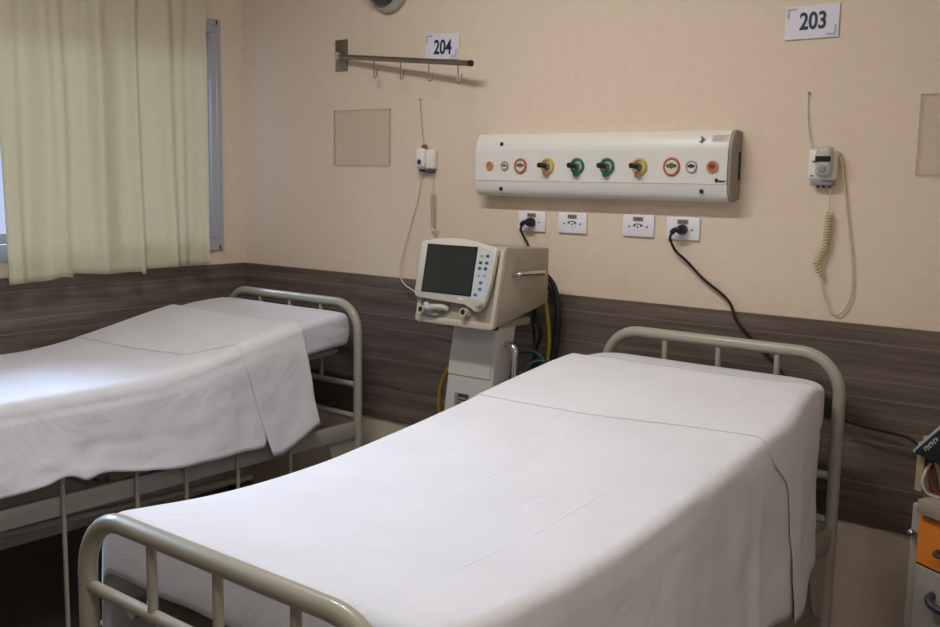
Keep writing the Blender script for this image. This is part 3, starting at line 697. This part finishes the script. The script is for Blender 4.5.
for x in (2.752, 2.770, 2.788): MB().cyl((x, -0.018, 1.500), (x, -0.018, 1.489), 0.005, 10).obj('jack', M['dark'], c2)
MB().tube([(2.702, -0.004, 1.776), (2.704, -0.006, 1.72), (2.712, -0.008, 1.66), (2.730, -0.016, 1.600)], 0.0013, 6, n=5).cyl((2.702, 0, 1.776), (2.702, -0.010, 1.776), 0.0025, 8).obj('hanging_wire', M['sticker'], c2)
MB().tube([(2.772, -0.03, 1.604), (2.784, -0.026, 1.612), (2.800, -0.02, 1.602), (2.816, -0.012, 1.570), (2.826, -0.010, 1.518), (2.838, -0.009, 1.44), (2.850, -0.009, 1.370), (2.866, -0.009, 1.275), (2.872, -0.009, 1.190), (2.864, -0.009, 1.145), (2.848, -0.009, 1.116), (2.830, -0.010, 1.106), (2.812, -0.011, 1.118), (2.797, -0.012, 1.147), (2.783, -0.014, 1.190), (2.776, -0.016, 1.228)], 0.0026, 8, n=6).obj('cord', M['cordcream'], c2)
MB().tube([(2.788, -0.018, 1.492), (2.791, -0.016, 1.45), (2.792, -0.018, 1.412)], 0.002, 6, n=4).tube(coil((2.792, -0.016, 1.415), (2.788, -0.016, 1.325), 0.0085, 11), 0.0024, 6).tube(coil((2.788, -0.016, 1.325), (2.762, -0.018, 1.262), 0.0110, 7), 0.0028, 6).tube(coil((2.762, -0.018, 1.262), (2.776, -0.018, 1.226), 0.008, 4), 0.0026, 6).obj('coiled_cord', M['cordcream'], c2)

c1.location += Vector((0.004, 0, 0.006)); c2.location += Vector((0.003, 0, 0.005))
# ------------------------------------------------------------------ round wall lamp at the top of the frame
lp = thing('wall_lamp', (0.935, 0, 2.27), 'round grey-green wall lamp cut off at the top edge, above the hook bar', 'lamp')
MB().lathe([(0.0, 0.0), (0.105, 0.0), (0.105, 0.018), (0.098, 0.026), (0.085, 0.026), (0.0, 0.026)], (0.955, 0, 2.275), (0, -1, 0), 40).obj('rim', M['lampglass'], lp)
MB().lathe([(0.084, 0.024), (0.082, 0.045), (0.065, 0.075), (0.035, 0.092), (0.0, 0.096)], (0.938, 0, 2.280), (0, -1, 0), 36).obj('dome', M['lampgrey'], lp)

# ------------------------------------------------------------------ ventilator on its trolley
vt = thing('medical_ventilator', (1.69, -0.27, 0), 'beige medical ventilator with dark screen on a wheeled column between the beds', 'ventilator')
vx0, vx1 = 1.497, 1.842
side = [(-0.385, 1.288), (-0.372, 1.291), (-0.355, 1.284), (-0.138, 1.277), (-0.138, 1.085), (-0.20, 1.068), (-0.445, 1.020), (-0.452, 1.030), (-0.430, 1.10), (-0.398, 1.28)]
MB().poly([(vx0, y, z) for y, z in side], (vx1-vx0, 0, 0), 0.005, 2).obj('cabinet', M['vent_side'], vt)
# lower front bezel: a frame around the recessed connector bay
bz = MB()
def pl(x, t, d=0.0):     # point on the slanted front; t = height, d = distance in front of it
    y = -0.402 + (1.285 - t) * (-0.038/0.185)
    return (x, y - d*0.98, t + d*0.20)
bz.poly([pl(vx0-0.002, 1.105, 0.004), pl(vx0-0.002, 1.02, 0.004), pl(vx0+0.014, 1.013, 0.004), pl(vx1-0.014, 1.013, 0.004), pl(vx1+0.002, 1.02, 0.004), pl(vx1+0.002, 1.28, 0.004), pl(vx1-0.014, 1.28, 0.004), pl(vx1-0.014, 1.034, 0.004), pl(vx0+0.016, 1.034, 0.004), pl(vx0+0.016, 1.105, 0.004)], (0, 0.020, 0), 0.003, 2)
bz.obj('front_bezel', M['vent'], vt)
outl = [(1.4915, 1.284), (1.500, 1.291), (1.540, 1.299), (1.6, 1.305), (1.66, 1.3075), (1.72, 1.302), (1.775, 1.293), (1.8163, 1.2846), (1.8277, 1.2773), (1.8235, 1.215), (1.8187, 1.160), (1.8082, 1.1063), (1.797, 1.083), (1.7813, 1.0680), (1.766, 1.0695), (1.750, 1.0775), (1.7219, 1.0882), (1.6216, 1.0913), (1.517, 1.0953), (1.4973, 1.0993), (1.4909, 1.1128)]
dp = MB().poly([pl(x, z, 0.004) for x, z in outl], Vector(pl(0, 1.2, 0.022)) - Vector(pl(0, 1.2, 0.004)), 0.003, 2).obj('display_panel', M['vent_panel'], vt)
def onpanel(x0, x1, z0, z1, d0, d1, bev=0.0):
    return MB().poly([pl(x0, z0, d0), pl(x1, z0, d0), pl(x1, z1, d0), pl(x0, z1, d0)], Vector(pl(0, 1.2, d1)) - Vector(pl(0, 1.2, d0)), bev, 1)
MB().poly([pl(x, z, 0.022) for x, z in ((1.750, 1.2835), (1.815, 1.2715), (1.806, 1.13), (1.795, 1.112), (1.742, 1.105), (1.746, 1.20))], Vector(pl(0, 1.2, 0.0228)) - Vector(pl(0, 1.2, 0.022))).obj('keypad', M['vent_keys'], dp)
onpanel(1.523, 1.747, 1.116, 1.282, 0.0220, 0.0232).obj('screen_surround', M['black'], dp)
onpanel(1.528, 1.742, 1.121, 1.277, 0.0225, 0.0240).obj('screen', M['screen'], dp)
for (x, z), m1 in zip([(1.769, 1.2539), (1.7941, 1.2541), (1.7676, 1.2309), (1.7937, 1.2313), (1.7674, 1.2124), (1.7925, 1.2124), (1.7666, 1.1882), (1.7911, 1.1891), (1.7802, 1.1651), (1.7795, 1.1435), (1.7641, 1.1238)],
        ['key_yellow'] + ['key_dark']*5 + ['key_pale']*2 + ['key_blue']*3):
    onpanel(x-0.0068, x+0.0068, z-0.0045, z+0.0045, 0.0226, 0.0250, 0.001).obj('key', M[m1], dp)
onpanel(1.692, 1.714, 1.101, 1.110, 0.0220, 0.0228).obj('status_label', M['sign'], dp)
kp = Vector(pl(1.793, 1.0955, 0.021)); kd = Vector(pl(0, 1.2, 1.0)) - Vector(pl(0, 1.2, 0.0))
MB().lathe([(0.016, 0), (0.016, 0.003), (0.013, 0.004), (0.0125, 0.020), (0.0105, 0.023), (0, 0.023)], kp, kd, 22).obj('control_knob', M['vent'], dp)
for x, z in ((1.535, 1.055), (1.725, 1.062)):
    q = Vector(pl(x, z, -0.012))
    pt = MB().lathe([(0.0, 0.004), (0.010, 0.004), (0.010, 0.040), (0.0145, 0.040), (0.0145, 0.0), (0.0, 0.0)], q, kd, 20).obj('hose_port', M['vent'], vt)
    MB().lathe([(0.0, 0.036), (0.0098, 0.036), (0.0098, 0.0395), (0, 0.0395)], q, kd, 18).obj('port_bore', M['black'], pt)
q = Vector(pl(1.57, 1.060, 0.0))
MB().tube([pl(1.545, 1.075, 0.012), pl(1.565, 1.060, 0.022), pl(1.585, 1.066, 0.024), pl(1.62, 1.070, 0.010), pl(1.635, 1.066, -0.002)], 0.011, 12, n=4).lathe([(0, 0), (0.017, 0), (0.017, 0.022), (0, 0.024)], q, kd, 18).box(1.548, 1.60, q.y-0.018, q.y+0.006, 1.040, 1.052, 0.004, 2).obj('flow_sensor', M['handset'], vt)
for x in (1.545, 1.825): MB().lathe([(0, 0), (0.014, 0), (0.012, -0.012), (0, -0.012)], (x, -0.425, 1.024), (0, 0, 1), 14).obj('rubber_foot', M['black'], vt)
sh = MB().tube([(vx1-0.002, -0.350, 1.196), (vx1+0.020, -0.348, 1.198), (vx1+0.024, -0.335, 1.199), (vx1+0.024, -0.215, 1.196), (vx1+0.020, -0.202, 1.195), (vx1-0.002, -0.200, 1.194)], 0.0095, 12, n=3)
sh.obj('side_handle', M['chrome'], vt)
MB().box(vx1-0.001, vx1+0.004, -0.34, -0.315, 1.238, 1.258, 0.001, 1).obj('side_sticker', M['sticker'], vt)
MB().box(vx1-0.28, vx1-0.03, -0.40, -0.20, 1.008, 1.034, 0.004, 2).obj('base_tray', M['vent_side'], vt)
# column: tapered, with a thin pale plate that paints in its lit band
colpts = [(1.650, -0.385, 1.02), (1.826, -0.385, 1.02), (1.826, -0.385, 0.13), (1.535, -0.385, 0.13)]
MB().poly([(1.612, -0.385, 1.03), (1.812, -0.385, 1.03), (1.776, -0.385, 0.72), (1.72, -0.385, 0.12), (1.50, -0.385, 0.12), (1.572, -0.385, 0.72)], (0, 0.105, 0), 0.010, 3).obj('column', M['vent_col'], vt)
lit_band = MB().poly([(1.602, -0.385, 0.922), (1.772, -0.385, 0.922), (1.786, -0.385, 0.908), (1.778, -0.385, 0.828), (1.590, -0.385, 0.828)], (0, -0.0025, 0), 0.001, 1).obj('cover_or_lit_plate', M['vent_panel'], vt)
gr = MB().box(1.625, 1.684, -0.388, -0.380, 0.660, 0.762, 0.001, 1).obj('air_grille', M['dark'], vt)
sl = MB()
for k in range(7): sl.box(1.642, 1.680, -0.392, -0.386, 0.668+0.0125*k, 0.674+0.0125*k)
sl.box(1.626, 1.640, -0.392, -0.386, 0.662, 0.760).obj('grille_slats', M['endcap'], gr)
MB().tube([(1.791, -0.330, 0.952), (1.820, -0.332, 0.950), (1.841, -0.334, 0.936), (1.847, -0.335, 0.912), (1.847, -0.335, 0.80), (1.847, -0.335, 0.62), (1.832, -0.335, 0.60), (1.766, -0.335, 0.595)], 0.0125, 14, n=5).obj('grab_handle', M['chrome'], vt)
MB().box(1.44, 1.93, -0.50, -0.12, 0.075, 0.125, 0.015, 3).obj('trolley_base', M['vent_side'], vt)
for x in (1.48, 1.89):
    for y in (-0.46, -0.16):
        cs = MB().cyl((x, y, 0.078), (x, y, 0.05), 0.012, 12).box(x-0.016, x+0.016, y-0.012, y+0.022, 0.03, 0.056, 0.003, 1).obj('caster', M['steel'], vt)
        MB().cyl((x-0.011, y+0.01, 0.0305), (x+0.011, y+0.01, 0.0305), 0.030, 20).obj('wheel', M['black'], cs)
MB().tube([(1.66, -0.22, 1.03), (1.60, -0.235, 0.90), (1.500, -0.25, 0.83), (1.452, -0.25, 0.76), (1.436, -0.25, 0.69), (1.438, -0.25, 0.64), (1.452, -0.25, 0.60), (1.50, -0.25, 0.45), (1.56, -0.22, 0.32)], 0.0085, 10, n=6).obj('supply_hose', M['hose_yellow'], vt)
MB().tube([(1.797, -0.115, 1.16), (1.800, -0.105, 1.11), (1.814, -0.10, 1.04), (1.827, -0.10, 0.94), (1.822, -0.10, 0.85), (1.822, -0.10, 0.70), (1.782, -0.12, 0.50), (1.74, -0.2, 0.35)], 0.0075, 10, n=6).obj('supply_hose', M['hose_yellow'], vt)
hs = MB()
hs.tube([(1.778, -0.13, 1.20), (1.789, -0.09, 1.18), (1.823, -0.07, 1.13), (1.841, -0.07, 1.05), (1.843, -0.07, 0.95), (1.831, -0.08, 0.84), (1.811, -0.1, 0.6), (1.78, -0.2, 0.4)], 0.010, 10, n=6)
hs.tube([(1.79, -0.13, 1.18), (1.786, -0.08, 1.15), (1.819, -0.06, 1.08), (1.821, -0.06, 0.98), (1.813, -0.07, 0.85), (1.781, -0.1, 0.6), (1.76, -0.2, 0.4)], 0.009, 10, n=6)
hs.tube([(1.79, -0.15, 1.08), (1.778, -0.12, 1.02), (1.795, -0.11, 0.96), (1.775, -0.11, 0.90), (1.79, -0.12, 0.85), (1.778, -0.15, 0.7), (1.74, -0.22, 0.5)], 0.008, 10, n=6)
hs.obj('dark_cables', M['hose_dark'], vt)
tl = MB()
tl.tube([(1.76, -0.21, 0.90), (1.80, -0.17, 0.905), (1.84, -0.16, 0.88), (1.86, -0.17, 0.84), (1.84, -0.2, 0.79), (1.80, -0.21, 0.82), (1.82, -0.18, 0.87), (1.87, -0.15, 0.86), (1.88, -0.16, 0.80), (1.85, -0.18, 0.7), (1.76, -0.22, 0.55)], 0.008, 10, n=6)
tl.obj('teal_tubing', M['hose_teal'], vt)

vt.location += Vector((0.017, 0, -0.010))
# ------------------------------------------------------------------ bedside locker (turned towards the bed)
ex, ey = Vector((0.8607, -0.5090, 0)), Vector((0.5090, 0.8607, 0))
LP = Vector((3.180, -0.365, 0))
LM = Matrix.Translation(LP) @ Matrix(((ex.x, ey.x, 0, 0), (ex.y, ey.y, 0, 0), (0, 0, 1, 0), (0, 0, 0, 1)))
lk = thing('bedside_locker', tuple(LP + ex*0.22 + ey*0.16), 'beige bedside locker with an orange drawer, beside the head of the front bed', 'locker')
LW, LD = 0.44, 0.27
for a in (0, LW-0.026): MB().box(a, a+0.026, 0, LD, 0.04, 0.682, 0.002, 1).obj('side_panel', M['locker_grey'], lk, M4=LM)
for a in (0, LW-0.026): MB().box(a, a+0.026, 0, LD, 0.716, 0.846, 0.002, 1).obj('upper_side', M['locker_beige'], lk, M4=LM)
MB().box(0.004, LW-0.004, 0.012, LD-0.002, 0.846, 0.862, 0.002, 1).obj('top_board', M['locker_beige'], lk, M4=LM)
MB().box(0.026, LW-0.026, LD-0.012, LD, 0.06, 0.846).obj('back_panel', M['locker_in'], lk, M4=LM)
MB().box(0.044, LW-0.044, -0.030, LD-0.014, 0.672, 0.710, 0.003, 2).box(0.004, 0.046, 0.03, LD-0.02, 0.683, 0.716).box(LW-0.046, LW-0.004, 0.03, LD-0.02, 0.683, 0.716).obj('worktop', M['worktop'], lk, M4=LM)
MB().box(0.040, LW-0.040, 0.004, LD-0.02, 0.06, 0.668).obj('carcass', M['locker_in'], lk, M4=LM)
dr = MB().box(0.037, LW-0.037, -0.014, 0.004, 0.537, 0.664, 0.002, 1).obj('drawer', M['orange'], lk, M4=LM)
dh = MB().tube([(0.108, -0.014, 0.590), (0.114, -0.032, 0.588), (0.13, -0.038, 0.588), (0.172, -0.032, 0.588), (0.180, -0.014, 0.590)], 0.006, 10, n=4).obj('drawer_pull', M['dark'], dr, M4=LM)
do = MB().box(0.037, LW-0.037, -0.014, 0.004, 0.07, 0.531, 0.002, 1).obj('door', M['locker_grey'], lk, M4=LM)
MB().tube([(0.102, -0.014, 0.472), (0.107, -0.034, 0.466), (0.125, -0.040, 0.456), (0.16, -0.036, 0.452), (0.18, -0.014, 0.455)], 0.010, 10, n=4).obj('door_pull', M['dark'], do, M4=LM)
MB().ball((0.013, -0.012, 0.607), 0.0105, M4=None).cyl((0.013, -0.010, 0.607), (0.013, 0.004, 0.607), 0.005, 10).cyl((0.013, -0.012, 0.608), (0.040, -0.016, 0.614), 0.0035, 8).obj('latch_knob', M['chrome'], lk, M4=LM)
for a in (0.02, LW-0.02):
    for b in (0.02, LD-0.02): MB().cyl((a, b, 0.0), (a, b, 0.045), 0.014, 12).obj('foot', M['black'], lk, M4=LM)

# blood-pressure cuff lying on the locker, hanging over its front
bp = thing('blood_pressure_cuff', (3.25, -0.43, 0.862), 'navy blood pressure cuff with pale edging, lying on the bedside locker', 'blood pressure cuff')
# slab in a local frame: s along the pale rim, q across, n towards the viewer
p0 = LP + ex*0.012 - ey*0.016 + Vector((0, 0, 0.828)); s_ = (ex*0.070 + Vector((0, 0, 0.070))).normalized()
n_ = -ey; q_ = s_.cross(n_)
if q_.z > 0: q_ = -q_
CM = Matrix(((s_.x, q_.x, n_.x, p0.x), (s_.y, q_.y, n_.y, p0.y), (s_.z, q_.z, n_.z, p0.z), (0, 0, 0, 1)))
cuffout = [(0, 0.003, -0.012), (0.0, 0.012, -0.012), (0.012, 0.024, -0.012), (0.075, 0.105, -0.012), (0.19, 0.10, -0.012), (0.24, 0.05, -0.012), (0.23, 0.003, -0.012)]
MB().poly(cuffout, (0, 0, 0.022), 0.005, 2).obj('cuff_body', M['cuff'], bp, M4=CM)
MB().box(0.13, 0.32, -0.004, 0.13, 0.863, 0.888, 0.006, 2).obj('cuff_fold', M['cuff'], bp, M4=LM)
MB().tube([(-0.004, 0.002, 0.001), (0.06, 0.0, 0.002), (0.15, 0.0, 0.002), (0.23, 0.002, 0.001)], 0.0055, 10, n=4).obj('edge_binding', M['cuff_rim'], bp, M4=CM)
lt = MB()
for k, hgt in enumerate((0.010, 0.013, 0.013, 0.012, 0.013, 0.011)):
    a = 0.036 + 0.0095*k
    lt.box(a, a+0.0035, 0.013, 0.013+hgt, 0.010, 0.0108).box(a+0.003, a+0.0075, 0.013+0.004*(k % 2), 0.0165+0.004*(k % 2), 0.010, 0.0108)
lt.obj('printed_mark', M['cuff_rim'], bp, M4=CM)
MB().lathe([(0, -0.022), (0.010, -0.020), (0.0155, -0.006), (0.0155, 0.008), (0.008, 0.020), (0, 0.022)], (3.2156, -0.3610, 0.8036), (0.3, 0.2, 0.9), 18).obj('inflation_bulb', M['maroon'], bp)
MB().tube([(3.2218, -0.3693, 0.8056), (3.2094, -0.3816, 0.7769), (3.2043, -0.3857, 0.7481), (3.2135, -0.3795, 0.7214), (3.2341, -0.3693, 0.7101), (3.2598, -0.3590, 0.7050), (3.2854, -0.3487, 0.7029)], 0.0038, 8, n=6).obj('air_tube', M['tube_white'], bp)
MB().tube([(3.2228, -0.3713, 0.8118), (3.2341, -0.3662, 0.7851), (3.2423, -0.3610, 0.7492), (3.2505, -0.3569, 0.7183), (3.2752, -0.3487, 0.7050)], 0.0042, 8, n=6).obj('air_tube', M['tube_white'], bp)
MB().tube([(3.2248, -0.3652, 0.7851), (3.2197, -0.3693, 0.7594), (3.2238, -0.3672, 0.7358), (3.2382, -0.3610, 0.7204), (3.2700, -0.3487, 0.6947)], 0.0032, 8, n=6).obj('air_tube', M['red_tube'], bp)

# ------------------------------------------------------------------ light
wd = bpy.data.worlds.new('daylight'); scene.world = wd; wd.use_nodes = True
bg = wd.node_tree.nodes['Background']; bg.inputs[0].default_value = (0.60, 0.66, 0.95, 1); bg.inputs[1].default_value = 1.1
def area(name, loc, rot, sx, sy, power, col, portal=False):
    l = bpy.data.lights.new(name, 'AREA'); l.shape = 'RECTANGLE'; l.size = sx; l.size_y = sy; l.energy = power; l.color = col
    if portal: l.cycles.is_portal = True
    o = bpy.data.objects.new(name, l); COL.objects.link(o); o.location = loc; o.rotation_euler = rot
    return o
area('window_daylight', (-0.16, (WY0+WY1)/2, (WZ0+WZ1)/2), (0, -PI/2, 0), WZ1-WZ0, WY1-WY0, 1, (1, 1, 1), True)
area('ceiling_tube_or_fill', (1.9, -1.40, CZ-0.06), (0, 0, 0), 1.2, 0.10, 28.5, (1.0, 0.965, 0.93))
area('ceiling_tube_or_fill', (4.2, -2.7, CZ-0.06), (0, 0, 0), 1.2, 0.30, 22, (1.0, 0.965, 0.93))  # soft fill added to brighten the front bed's right side, no real fixture
sl_ = bpy.data.lights.new('overcast_daylight', 'SUN'); sl_.energy = 10.0; sl_.angle = math.radians(32); sl_.color = (0.52, 0.68, 1.0)
so_ = bpy.data.objects.new('overcast_daylight', sl_); COL.objects.link(so_); so_.location = (-3, -2, 4)
so_.rotation_euler = Vector((0.80, 0.02, -0.50)).to_track_quat('-Z', 'Y').to_euler()

# ------------------------------------------------------------------ camera
cam = bpy.data.cameras.new('camera'); co = bpy.data.objects.new('camera', cam); COL.objects.link(co)
yaw, pitch, roll = -0.6741513319802556, 0.13342169229246986, 0.016394587479650023
fw = Vector((math.sin(yaw)*math.cos(pitch), math.cos(yaw)*math.cos(pitch), -math.sin(pitch)))
r0 = Vector((math.cos(yaw), -math.sin(yaw), 0)); u0 = r0.cross(fw)
r1 = r0*math.cos(roll) + u0*math.sin(roll); u1 = -r0*math.sin(roll) + u0*math.cos(roll)
co.matrix_world = Matrix(((r1.x, u1.x, -fw.x, 3.8394), (r1.y, u1.y, -fw.y, -3.0600), (r1.z, u1.z, -fw.z, 1.5), (0, 0, 0, 1)))
cam.sensor_width = 36; cam.lens = 36*994.49/940; cam.clip_start = 0.05
scene.camera = co
vs = scene.view_settings
vs.view_transform = 'Standard'; vs.look = 'None'; vs.gamma = 1; vs.use_curve_mapping = False; vs.exposure = -0.09
